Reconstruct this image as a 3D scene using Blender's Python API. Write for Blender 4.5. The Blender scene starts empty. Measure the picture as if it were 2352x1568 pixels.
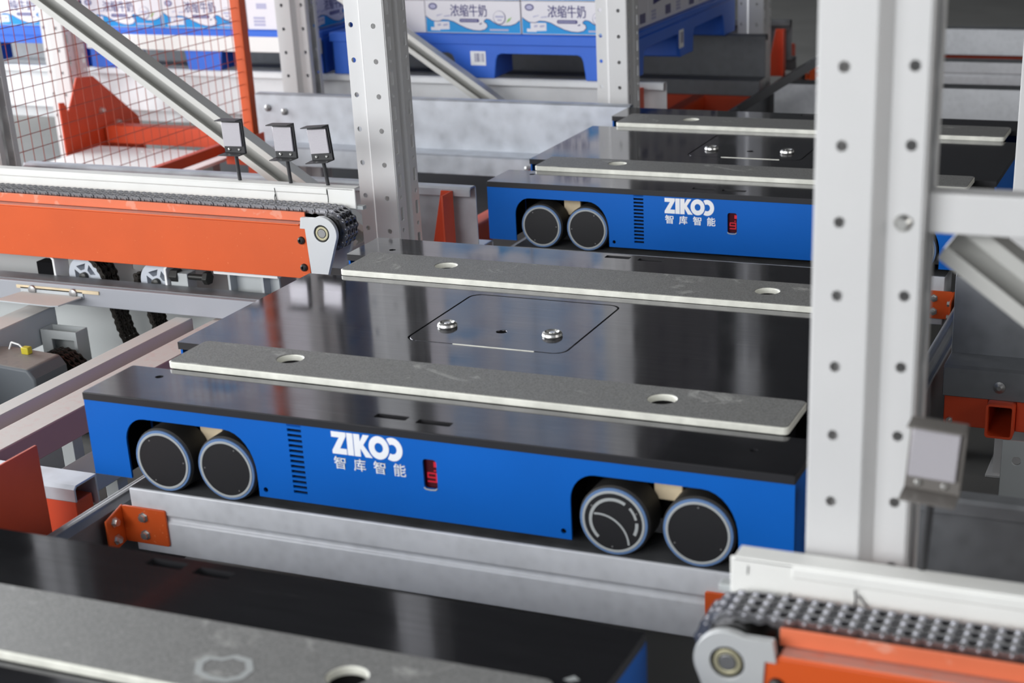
import bpy, math, random
from mathutils import Vector, Matrix
random.seed(7)
SC = bpy.context.scene
COL = SC.collection

# ------------------------------------------------------------------ camera
cam_d = bpy.data.cameras.new('camera'); cam = bpy.data.objects.new('camera', cam_d); COL.objects.link(cam)
cam.location = (1.6078, -1.8714, 0.9737)
cam.rotation_euler = (1.1685, 0.0368, 0.3861)
cam_d.sensor_width = 36.0
cam_d.lens = 3665.9 / 2352 * 36.0
cam_d.shift_x = -125.14 / 2352
cam_d.shift_y = 311.7 / 2352
cam_d.clip_start = 0.05
cam_d.dof.use_dof = True
cam_d.dof.focus_distance = 3.05
cam_d.dof.aperture_fstop = 5.0
SC.camera = cam

# ------------------------------------------------------------------ world, lamps, exposure
W = bpy.data.worlds.new('hall_daylight'); SC.world = W; W.use_nodes = True
W.node_tree.nodes['Background'].inputs[0].default_value = (0.93, 0.96, 1.0, 1)
W.node_tree.nodes['Background'].inputs[1].default_value = 0.4
SC.view_settings.view_transform = 'Standard'; SC.view_settings.look = 'None'
SC.view_settings.gamma = 1.0; SC.view_settings.use_curve_mapping = False
SC.view_settings.exposure = 0.0

def area(name, loc, target, sx, sy, power, col=(1, 1, 1)):
    L = bpy.data.lights.new(name, 'AREA'); L.shape = 'RECTANGLE'; L.size = sx; L.size_y = sy
    L.energy = power; L.color = col
    o = bpy.data.objects.new(name, L); COL.objects.link(o); o.location = loc
    o.rotation_euler = (Vector(target) - Vector(loc)).to_track_quat('-Z', 'Y').to_euler()
    return o
area('window_light', (-7.6, 2.6, 2.0), (-0.5, 2.2, 0.3), 8.0, 3.4, 1250, (0.96, 0.98, 1.0))
area('window_light', (-1.4, -5.8, 1.9), (-0.6, 2.0, 0.5), 10.0, 3.0, 800, (0.98, 0.99, 1.0))
area('ceiling_lamp', (-2.6, -0.6, 4.6), (-1.2, 1.2, 0), 1.4, 4.0, 22, (1, 0.98, 0.96))
area('right_fill_light', (5.8, 0.5, 1.8), (0.0, 1.0, 0.3), 5.0, 3.0, 110, (1.0, 0.98, 0.96))  # added fill for faces turned to the right; no door stands there

# ------------------------------------------------------------------ materials
def new_mat(name):
    m = bpy.data.materials.new(name); m.use_nodes = True
    return m, m.node_tree, m.node_tree.nodes['Principled BSDF']
def srgb(r, g, b):
    f = lambda c: (c / 255 / 12.92) if c / 255 <= .04045 else ((c / 255 + .055) / 1.055) ** 2.4
    return (f(r), f(g), f(b), 1)
def plain(name, col, rough=.5, metal=0, spec=.5, noise=0, nscale=30, coat=0):
    m, t, b = new_mat(name)
    b.inputs['Base Color'].default_value = col
    b.inputs['Roughness'].default_value = rough; b.inputs['Metallic'].default_value = metal
    b.inputs['Specular IOR Level'].default_value = spec
    if noise:
        n = t.nodes.new('ShaderNodeTexNoise'); n.inputs['Scale'].default_value = nscale; n.inputs['Detail'].default_value = 6
        tc = t.nodes.new('ShaderNodeTexCoord'); t.links.new(tc.outputs['Object'], n.inputs['Vector'])
        r = t.nodes.new('ShaderNodeMapRange'); r.inputs['To Min'].default_value = 1 - noise; r.inputs['To Max'].default_value = 1 + noise
        r.inputs['From Min'].default_value = .3; r.inputs['From Max'].default_value = .7
        mx = t.nodes.new('ShaderNodeMix'); mx.data_type = 'RGBA'; mx.blend_type = 'MULTIPLY'; mx.inputs['Factor'].default_value = 1
        mx.inputs[6].default_value = col
        t.links.new(n.outputs['Fac'], r.inputs['Value']); t.links.new(r.outputs['Result'], mx.inputs[7]); t.links.new(mx.outputs[2], b.inputs['Base Color'])
    return m
def ramp(t, stops):
    r = t.nodes.new('ShaderNodeValToRGB'); e = r.color_ramp.elements
    while len(e) < len(stops): e.new(0.5)
    for el, (p, c) in zip(e, stops): el.position = p; el.color = c
    return r
def galv(name, base, rough=.42, scale=28, contrast=.16, metal=.75):
    """hot-dip galvanised steel: cloudy spangle and pale specks"""
    m, t, b = new_mat(name)
    tc = t.nodes.new('ShaderNodeTexCoord')
    v = t.nodes.new('ShaderNodeTexVoronoi'); v.inputs['Scale'].default_value = scale; v.feature = 'SMOOTH_F1'
    n = t.nodes.new('ShaderNodeTexNoise'); n.inputs['Scale'].default_value = 9; n.inputs['Detail'].default_value = 8; n.inputs['Roughness'].default_value = .65
    t.links.new(tc.outputs['Object'], v.inputs['Vector']); t.links.new(tc.outputs['Object'], n.inputs['Vector'])
    a = t.nodes.new('ShaderNodeMath'); a.operation = 'MULTIPLY_ADD'; a.inputs[1].default_value = .45
    t.links.new(v.outputs['Distance'], a.inputs[0]); t.links.new(n.outputs['Fac'], a.inputs[2])
    lo = tuple(c * (1 - contrast) for c in base[:3]) + (1,); hi = tuple(min(1, c * (1 + contrast)) for c in base[:3]) + (1,)
    r = ramp(t, [(.35, lo), (.85, hi)]); t.links.new(a.outputs[0], r.inputs[0]); t.links.new(r.outputs[0], b.inputs['Base Color'])
    rr = t.nodes.new('ShaderNodeMapRange'); rr.inputs['To Min'].default_value = rough - .1; rr.inputs['To Max'].default_value = rough + .14
    t.links.new(a.outputs[0], rr.inputs['Value']); t.links.new(rr.outputs['Result'], b.inputs['Roughness'])
    b.inputs['Metallic'].default_value = metal
    return m
def speckle(name, col, rough, specks, spot, scale=160, thr=.70, noise=.12, bump=0, metal=0):
    """paint or rubber with fine pale specks (dust) that have a shape of their own"""
    m, t, b = new_mat(name)
    tc = t.nodes.new('ShaderNodeTexCoord')
    n = t.nodes.new('ShaderNodeTexNoise'); n.inputs['Scale'].default_value = scale; n.inputs['Detail'].default_value = 3
    n2 = t.nodes.new('ShaderNodeTexNoise'); n2.inputs['Scale'].default_value = 7; n2.inputs['Detail'].default_value = 5
    for q in (n, n2): t.links.new(tc.outputs['Object'], q.inputs['Vector'])
    base = ramp(t, [(.3, tuple(c * (1 - noise) for c in col[:3]) + (1,)), (.7, tuple(c * (1 + noise) for c in col[:3]) + (1,))])
    t.links.new(n2.outputs['Fac'], base.inputs[0])
    sp = ramp(t, [(thr, (0, 0, 0, 1)), (thr + .05, (specks,) * 3 + (1,))]); t.links.new(n.outputs['Fac'], sp.inputs[0])
    mx = t.nodes.new('ShaderNodeMix'); mx.data_type = 'RGBA'; mx.inputs[7].default_value = spot
    t.links.new(sp.outputs[0], mx.inputs['Factor']); t.links.new(base.outputs[0], mx.inputs[6]); t.links.new(mx.outputs[2], b.inputs['Base Color'])
    b.inputs['Roughness'].default_value = rough; b.inputs['Metallic'].default_value = metal
    if bump:
        bp = t.nodes.new('ShaderNodeBump'); bp.inputs['Strength'].default_value = bump; bp.inputs['Distance'].default_value = .002
        t.links.new(n.outputs['Fac'], bp.inputs['Height']); t.links.new(bp.outputs[0], b.inputs['Normal'])
    return m
def dusty(name, col, dust, amount=.9, rough=.55):
    """painted steel whose level faces carry settled dust"""
    m, t, b = new_mat(name)
    g = t.nodes.new('ShaderNodeNewGeometry'); s = t.nodes.new('ShaderNodeSeparateXYZ'); t.links.new(g.outputs['Normal'], s.inputs[0])
    tc = t.nodes.new('ShaderNodeTexCoord')
    n = t.nodes.new('ShaderNodeTexNoise'); n.inputs['Scale'].default_value = 60; n.inputs['Detail'].default_value = 6
    t.links.new(tc.outputs['Object'], n.inputs['Vector'])
    r = t.nodes.new('ShaderNodeMapRange'); r.inputs['From Min'].default_value = .75; r.inputs['From Max'].default_value = .95; r.inputs['To Max'].default_value = amount
    t.links.new(s.outputs['Z'], r.inputs['Value'])
    mm = t.nodes.new('ShaderNodeMapRange'); mm.inputs['From Min'].default_value = .3; mm.inputs['From Max'].default_value = .5; mm.inputs['To Min'].default_value = .7
    t.links.new(n.outputs['Fac'], mm.inputs['Value'])
    mu = t.nodes.new('ShaderNodeMath'); mu.operation = 'MULTIPLY'; t.links.new(r.outputs['Result'], mu.inputs[0]); t.links.new(mm.outputs['Result'], mu.inputs[1])
    mx = t.nodes.new('ShaderNodeMix'); mx.data_type = 'RGBA'; mx.inputs[6].default_value = col; mx.inputs[7].default_value = dust
    t.links.new(mu.outputs[0], mx.inputs['Factor']); t.links.new(mx.outputs[2], b.inputs['Base Color']); b.inputs['Roughness'].default_value = rough
    return m
def lid_mat(name):
    """black lacquered steel plate with fine streaky scuffs along its length"""
    m, t, b = new_mat(name)
    tc = t.nodes.new('ShaderNodeTexCoord'); mp = t.nodes.new('ShaderNodeMapping'); mp.inputs['Scale'].default_value = (3, 60, 1)
    t.links.new(tc.outputs['Object'], mp.inputs['Vector'])
    n = t.nodes.new('ShaderNodeTexNoise'); n.inputs['Scale'].default_value = 4; n.inputs['Detail'].default_value = 8
    t.links.new(mp.outputs[0], n.inputs['Vector'])
    n2 = t.nodes.new('ShaderNodeTexNoise'); n2.inputs['Scale'].default_value = 6; n2.inputs['Detail'].default_value = 4
    t.links.new(tc.outputs['Object'], n2.inputs['Vector'])
    r = ramp(t, [(.3, (.092, .092, .102, 1)), (.70, (.125, .125, .137, 1)), (.80, (.24, .24, .25, 1))]); t.links.new(n.outputs['Fac'], r.inputs[0])
    t.links.new(r.outputs[0], b.inputs['Base Color'])
    rr = t.nodes.new('ShaderNodeMapRange'); rr.inputs['From Min'].default_value = .3; rr.inputs['From Max'].default_value = .7
    rr.inputs['To Min'].default_value = .055; rr.inputs['To Max'].default_value = .12
    t.links.new(n2.outputs['Fac'], rr.inputs['Value']); t.links.new(rr.outputs['Result'], b.inputs['Roughness'])
    b.inputs['Metallic'].default_value = .9
    return m
M = {}
M['blue'] = plain('blue_paint', srgb(0, 94, 186), .45, spec=.25, noise=.05, nscale=5)
M['blue_edge'] = plain('tyre_edge_blue', srgb(92, 124, 168), .5)
M['lid'] = lid_mat('black_lid')
M['lid_edge'] = plain('black_edge', srgb(34, 34, 37), .4)
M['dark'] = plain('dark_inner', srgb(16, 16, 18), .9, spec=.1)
M['tyre'] = plain('black_rubber', srgb(40, 39, 38), .65)
M['hub'] = plain('black_cap', srgb(26, 26, 29), .45)
M['ring'] = plain('rim_grey', srgb(168, 172, 172), .45)
def pad_mat(name):
    """worn grey friction pad: fine grain with paler scrapes"""
    m, t, b = new_mat(name); tc = t.nodes.new('ShaderNodeTexCoord')
    n = t.nodes.new('ShaderNodeTexNoise'); n.inputs['Scale'].default_value = 420; n.inputs['Detail'].default_value = 3
    n2 = t.nodes.new('ShaderNodeTexNoise'); n2.inputs['Scale'].default_value = 11; n2.inputs['Detail'].default_value = 9; n2.inputs['Roughness'].default_value = .62; n2.inputs['Distortion'].default_value = .8
    for q in (n, n2): t.links.new(tc.outputs['Object'], q.inputs['Vector'])
    g = ramp(t, [(.3, srgb(98, 98, 97)), (.7, srgb(136, 136, 134))]); t.links.new(n.outputs['Fac'], g.inputs[0])
    k = ramp(t, [(.0, (.25, .25, .25, 1)), (.38, (0, 0, 0, 1)), (.60, (0, 0, 0, 1)), (.66, (.55, .55, .55, 1)), (1, (.6, .6, .6, 1))]); t.links.new(n2.outputs['Fac'], k.inputs[0])
    mx = t.nodes.new('ShaderNodeMix'); mx.data_type = 'RGBA'; mx.inputs[7].default_value = srgb(182, 182, 178)
    t.links.new(k.outputs[0], mx.inputs['Factor']); t.links.new(g.outputs[0], mx.inputs[6]); t.links.new(mx.outputs[2], b.inputs['Base Color'])
    b.inputs['Roughness'].default_value = .5
    bp = t.nodes.new('ShaderNodeBump'); bp.inputs['Strength'].default_value = .3; bp.inputs['Distance'].default_value = .001
    t.links.new(n.outputs['Fac'], bp.inputs['Height']); t.links.new(bp.outputs[0], b.inputs['Normal'])
    return m
M['pad'] = pad_mat('grey_pad')
M['zinc_edge'] = plain('bright_edge', srgb(228, 228, 218), .4, .1, noise=.12, nscale=40)
M['white'] = plain('white_letter', srgb(240, 242, 245), .5)
M['red_led'] = None
m_, t_, b_ = new_mat('red_led'); b_.inputs['Base Color'].default_value = (.3, .0, .01, 1)
b_.inputs['Emission Color'].default_value = (1, .02, .06, 1); b_.inputs['Emission Strength'].default_value = .30; M['red_led'] = m_
M['red_dim'] = plain('red_window', srgb(70, 8, 18), .25)
M['chrome'] = plain('nickel', srgb(215, 215, 212), .28, .9)
M['steel'] = plain('steel_bolt', srgb(150, 150, 150), .4, .8)
M['blk_bolt'] = plain('black_bolt', srgb(48, 48, 46), .4, .4)
M['galv'] = galv('galvanised', srgb(186, 190, 196))
M['galv_lit'] = galv('galvanised_lit', srgb(214, 216, 218), .5, 20, .06, .35)  # paler copy of galv: the strong light on one rail is in its colour
M['guide'] = speckle('faded_orange', srgb(220, 114, 76), .55, .5, srgb(226, 168, 146), 26, .60, .08)
M['galv_dull_shaded'] = galv('galvanised_dull_shaded', srgb(126, 128, 131), .48, 40, .14, .8)  # darker copy of galv: shade on the right-hand rails is in its colour
M['rail'] = galv('rail_steel', srgb(208, 210, 214), .46, 60, .10, .12)
M['post'] = plain('upright_grey', srgb(208, 208, 208), .42, noise=.02, nscale=8)
M['brace'] = plain('brace_grey', srgb(196, 196, 192), .4, .3)
M['guard'] = plain('guard_white', srgb(232, 232, 228), .45, noise=.03, nscale=14)
M['orange'] = speckle('orange_paint', srgb(208, 84, 26), .45, .5, srgb(236, 140, 92), 150, .68, .05)
M['orange_dust'] = dusty('orange_dusty', srgb(226, 98, 44), srgb(196, 160, 150), .8)
M['orange_red'] = plain('orange_red_paint', srgb(200, 68, 30), .5, noise=.06, nscale=12)
M['beam'] = dusty('grey_beam', srgb(182, 187, 190), srgb(196, 190, 184))
M['beam_red'] = dusty('rose_beam', srgb(196, 146, 142), srgb(196, 190, 184))
M['tube'] = dusty('galv_tube', srgb(156, 158, 164), srgb(140, 138, 142), .7, .5)
M['panel_grey'] = plain('panel_grey', srgb(176, 180, 180), .5)
M['plate_white'] = plain('plate_white', srgb(232, 232, 230), .5)
M['end_plate'] = plain('end_plate', srgb(206, 208, 208), .38, .35)
M['chain'] = plain('chain_steel', srgb(160, 160, 164), .24, .9, noise=.15, nscale=80)
M['chain_oil'] = plain('chain_oiled', srgb(52, 48, 44), .35, .6)
M['sprocket'] = plain('sprocket_grey', srgb(196, 202, 210), .45)
M['brass'] = plain('bearing_ring', srgb(196, 190, 158), .35, .6)
M['refl_frame'] = plain('bracket_black', srgb(52, 52, 54), .45, .2)
M['frame_grey'] = plain('bracket_grey', srgb(112, 108, 104), .5, .2)
M['motor'] = dusty('motor_grey', srgb(92, 97, 102), srgb(140, 134, 128), .9)
M['red_cap'] = plain('red_cap', srgb(206, 40, 34), .4)
M['yellow'] = plain('yellow_tag', srgb(190, 175, 40), .5)
M['wood'] = plain('wood_strip', srgb(214, 196, 164), .7, noise=.1, nscale=30)
M['pen'] = plain('pen_black', srgb(24, 24, 28), .6)
M['pallet'] = plain('pallet_blue', srgb(48, 106, 214), .42, noise=.05, nscale=6)
M['card'] = plain('carton_white', srgb(228, 226, 232), .5)
M['cyan'] = plain('carton_cyan', srgb(0, 146, 216), .45)
M['navy'] = plain('print_navy', srgb(58, 54, 120), .5)
M['lilac'] = plain('print_lilac', srgb(178, 178, 206), .5)
M['green'] = plain('print_green', srgb(146, 196, 104), .5)
M['mesh_wire'] = plain('wire_orange', srgb(176, 78, 54), .5)
M['concrete'] = plain('concrete', srgb(108, 108, 106), .7, noise=.1, nscale=3)
M['wall'] = plain('wall_paint', srgb(44, 45, 47), .8, noise=.05, nscale=2)
M['wall_light'] = plain('wall_light', srgb(205, 208, 212), .8)
def retro(name):
    m, t, b = new_mat(name)
    tc = t.nodes.new('ShaderNodeTexCoord'); mp = t.nodes.new('ShaderNodeMapping'); mp.inputs['Rotation'].default_value = (0, .79, 0)
    ck = t.nodes.new('ShaderNodeTexChecker'); ck.inputs['Scale'].default_value = 800
    ck.inputs['Color1'].default_value = srgb(216, 213, 218); ck.inputs['Color2'].default_value = srgb(184, 180, 187)
    t.links.new(tc.outputs['Object'], mp.inputs[0]); t.links.new(mp.outputs[0], ck.inputs['Vector']); t.links.new(ck.outputs[0], b.inputs['Base Color'])
    b.inputs['Roughness'].default_value = .2; b.inputs['Metallic'].default_value = .35
    return m
M['retro'] = retro('retro_reflector')

# ------------------------------------------------------------------ builders
class MB:
    """collects shapes; build() links them as ONE mesh object"""
    def __init__(s): s.v = []; s.f = []
    def add(s, vs, fs):
        k = len(s.v); s.v += [tuple(p) for p in vs]; s.f += [tuple(i + k for i in q) for q in fs]; return s
    def box(s, x0, x1, y0, y1, z0, z1):
        return s.add([(x, y, z) for x in (x0, x1) for y in (y0, y1) for z in (z0, z1)],
                     [(0, 1, 3, 2), (4, 6, 7, 5), (0, 4, 5, 1), (2, 3, 7, 6), (0, 2, 6, 4), (1, 5, 7, 3)])
    def prism(s, poly, axis, a0, a1):
        ar = sum(p[0] * q[1] - q[0] * p[1] for p, q in zip(poly, poly[1:] + poly[:1]))
        if ar < 0: poly = poly[::-1]
        mp = {'x': lambda p, a: (a, p[0], p[1]), 'y': lambda p, a: (p[1], a, p[0]), 'z': lambda p, a: (p[0], p[1], a)}[axis]
        if axis == 'y':   # callers give (x, z): keep orientation right-handed by swapping
            poly = [(q[1], q[0]) for q in poly][::-1]
        n = len(poly); vs = [mp(p, a0) for p in poly] + [mp(p, a1) for p in poly]
        fs = [tuple(range(n - 1, -1, -1)), tuple(range(n, 2 * n))] + [(i, (i + 1) % n, n + (i + 1) % n, n + i) for i in range(n)]
        return s.add(vs, fs)
    def sheet(s, line, t, axis, a0, a1):
        """bent sheet: open polyline given thickness t to its left, run along axis"""
        P = [Vector(p) for p in line]; off = []
        for i, p in enumerate(P):
            d0 = (p - P[i - 1]).normalized() if i else None; d1 = (P[i + 1] - p).normalized() if i < len(P) - 1 else None
            d0 = d0 or d1; d1 = d1 or d0
            n0 = Vector((-d0.y, d0.x)); n1 = Vector((-d1.y, d1.x)); b = (n0 + n1).normalized()
            off.append(p + b * (t / max(.35, b.dot(n0))))
        for i in range(len(P) - 1):
            s.prism([tuple(P[i]), tuple(P[i + 1]), tuple(off[i + 1]), tuple(off[i])], axis, a0, a1)
        return s
    def lathe(s, prof, c, axis='z', n=24, caps=True):
        """prof: (r, h) pairs from one axis end to the other"""
        ax = {'x': (Vector((0, 1, 0)), Vector((0, 0, 1)), Vector((1, 0, 0))), 'y': (Vector((0, 0, 1)), Vector((1, 0, 0)), Vector((0, 1, 0))), 'z': (Vector((1, 0, 0)), Vector((0, 1, 0)), Vector((0, 0, 1)))}[axis] if isinstance(axis, str) else axis
        c = Vector(c); vs = []; fs = []; m = len(prof)
        for (r, h) in prof:
            for i in range(n):
                a = 2 * math.pi * i / n; vs.append(c + ax[0] * (r * math.cos(a)) + ax[1] * (r * math.sin(a)) + ax[2] * h)
        for j in range(m - 1):
            for i in range(n): fs.append((j * n + i, j * n + (i + 1) % n, (j + 1) * n + (i + 1) % n, (j + 1) * n + i))
        if caps: fs.append(tuple(range(n - 1, -1, -1))); fs.append(tuple((m - 1) * n + i for i in range(n)))
        return s.add(vs, fs)
    def cyl(s, c, axis, r, h, n=20): return s.lathe([(r, 0), (r, h)], c, axis, n)
    def ring(s, c, axis, ri, ro, h, n=32): return s.lathe([(ri, 0), (ro, 0), (ro, h), (ri, h), (ri, 0)], c, axis, n, caps=False)
    def tube(s, pts, r, n=8):
        P = [Vector(p) for p in pts]
        for a, b in zip(P, P[1:]):
            d = b - a; L = d.length; d.normalize(); u = d.orthogonal().normalized(); w = d.cross(u)
            s.lathe([(r, 0), (r, L)], a, (u, w, d), n)
        return s
    def bar(s, a, b, w, h, up=(0, 0, 1)):
        """straight rectangular bar from a to b, w across, h along up"""
        a, b = Vector(a), Vector(b); d = (b - a).normalized(); u = Vector(up); sd = d.cross(u).normalized(); u = sd.cross(d).normalized()
        vs = [p + sd * (i * w / 2) + u * (j * h / 2) for p in (a, b) for i in (-1, 1) for j in (-1, 1)]
        return s.add(vs, [(0, 1, 3, 2), (4, 6, 7, 5), (0, 4, 5, 1), (2, 3, 7, 6), (0, 2, 6, 4), (1, 5, 7, 3)])
    def flat(s, outer, holes, t, place):
        """plate of thickness t with holes cut through; place maps (u, v, w) to a point"""
        vs, fs = plate2d(outer, holes, t); return s.add([place(*p) for p in vs], fs)
    def mesh(s, name):
        me = bpy.data.meshes.new(name); me.from_pydata(s.v, [], s.f); me.update()
        return me
    def build(s, name, mat, parent=None, bevel=0, smooth=True, seg=2):
        me = s.mesh(name)
        return link(name, me, mat, parent, bevel, smooth, seg)
def fix_normals(me):
    import bmesh
    bm = bmesh.new(); bm.from_mesh(me); bmesh.ops.remove_doubles(bm, verts=bm.verts, dist=1e-6); bmesh.ops.recalc_face_normals(bm, faces=bm.faces); bm.to_mesh(me); bm.free()
def link(name, me, mat, parent=None, bevel=0, smooth=True, seg=2):
    fix_normals(me)
    if isinstance(mat, str): mat = M[mat]
    me.materials.clear(); me.materials.append(mat)
    if smooth:
        for p in me.polygons: p.use_smooth = True
        me.set_sharp_from_angle(angle=math.radians(32))
    o = bpy.data.objects.new(name, me); COL.objects.link(o)
    if parent: o.parent = parent
    if bevel:
        b = o.modifiers.new('bevel', 'BEVEL'); b.width = bevel; b.segments = seg; b.limit_method = 'ANGLE'; b.angle_limit = math.radians(40)
        b.use_clamp_overlap = True
    return o
def dark_sides(o):
    o.data.materials.append(M['lid_edge'])
    for p in o.data.polygons:
        if abs(p.normal.z) < .5: p.material_index = 1
    return o
def plate2d(outer, holes, t):
    c = bpy.data.curves.new('tmp', 'CURVE'); c.dimensions = '2D'; c.fill_mode = 'BOTH'; c.extrude = t / 2
    for pts in [outer] + list(holes):
        sp = c.splines.new('POLY'); sp.points.add(len(pts) - 1); sp.use_cyclic_u = True
        for p, q in zip(sp.points, pts): p.co = (q[0], q[1], 0, 1)
    o = bpy.data.objects.new('tmp', c); me = bpy.data.meshes.new_from_object(o)
    vs = [tuple(v.co) for v in me.vertices]; fs = [tuple(p.vertices) for p in me.polygons]
    bpy.data.objects.remove(o); bpy.data.curves.remove(c); bpy.data.meshes.remove(me)
    return vs, fs
def text2d(body, size, t=.0004):
    c = bpy.data.curves.new('tmp', 'FONT'); c.body = body; c.size = size; c.extrude = t / 2; c.resolution_u = 3
    o = bpy.data.objects.new('tmp', c); me = bpy.data.meshes.new_from_object(o)
    vs = [tuple(v.co) for v in me.vertices]; fs = [tuple(p.vertices) for p in me.polygons]
    bpy.data.objects.remove(o); bpy.data.curves.remove(c); bpy.data.meshes.remove(me)
    return vs, fs
def fit(vs, x0, x1, y0, y1):
    a = min(v[0] for v in vs); b = max(v[0] for v in vs); c = min(v[1] for v in vs); d = max(v[1] for v in vs)
    return [(x0 + (v[0] - a) / (b - a) * (x1 - x0), y0 + (v[1] - c) / (d - c) * (y1 - y0), v[2]) for v in vs]
def circ(cx, cy, r, n=12, a0=0): return [(cx + r * math.cos(a0 + 2 * math.pi * i / n), cy + r * math.sin(a0 + 2 * math.pi * i / n)) for i in range(n)]
def rrect(x0, x1, y0, y1, r, n=4):
    out = []
    for cx, cy, a in ((x1 - r, y1 - r, 0), (x0 + r, y1 - r, 90), (x0 + r, y0 + r, 180), (x1 - r, y0 + r, 270)):
        for i in range(n + 1):
            q = math.radians(a + 90 * i / n); out.append((cx + r * math.cos(q), cy + r * math.sin(q)))
    return out
def tag(o, label, cat, group=None, kind=None):
    o['label'] = label; o['category'] = cat
    if group: o['group'] = group
    if kind: o['kind'] = kind
    return o
def thing(name, label, cat, loc=(0, 0, 0), group=None):
    o = bpy.data.objects.new(name, None); COL.objects.link(o); o.location = loc; o.empty_display_size = .05
    return tag(o, label, cat, group)
def struct(o): o['kind'] = 'structure'; return o
def copy_tree(o, parent=None):
    c = o.copy(); COL.objects.link(c); c.parent = parent
    for ch in [x for x in o.children]: copy_tree(ch, c)
    return c
FR = lambda y: (lambda u, v, w: (u, y + w, v))          # plate lying in a wall plane y = const
UP = lambda z: (lambda u, v, w: (u, v, z + w))          # plate lying level
SD = lambda x: (lambda u, v, w: (x + w, u, v))          # plate in a plane x = const

# ------------------------------------------------------------------ setting
FZ = -.34
struct(MB().box(-9, 6, -6.2, 11, FZ - .1, FZ).build('floor', 'concrete', smooth=False))
struct(MB().box(-9, 6, 11, 11.2, FZ, 5).build('wall_back', 'wall', smooth=False))
struct(MB().box(6, 6.2, -6.2, 11, FZ, 5).build('wall_right', 'wall', smooth=False))
struct(MB().box(-9.2, -9, -6.2, 11, FZ, 5).build('wall_left', 'wall_light', smooth=False))
struct(MB().box(-9, 6, -6.2, 11, 5, 5.2).build('ceiling', 'wall', smooth=False))
struct(MB().box(-9, 6, -6.2, -6, FZ, 5).build('wall_front', 'wall_light', smooth=False))
RD = 1
rd = thing('shade_deck', 'unseen grey deck added above the right-hand lanes for shade', 'deck', (1.26, .4, 1.75))  # unseen, put in only to shade the right-hand lanes
for k in range(9): MB().box(0, 2.6, k * .9, k * .9 + .88, 0, .03).build('shade_deck_panel', 'galv_dull_shaded', rd)

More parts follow.
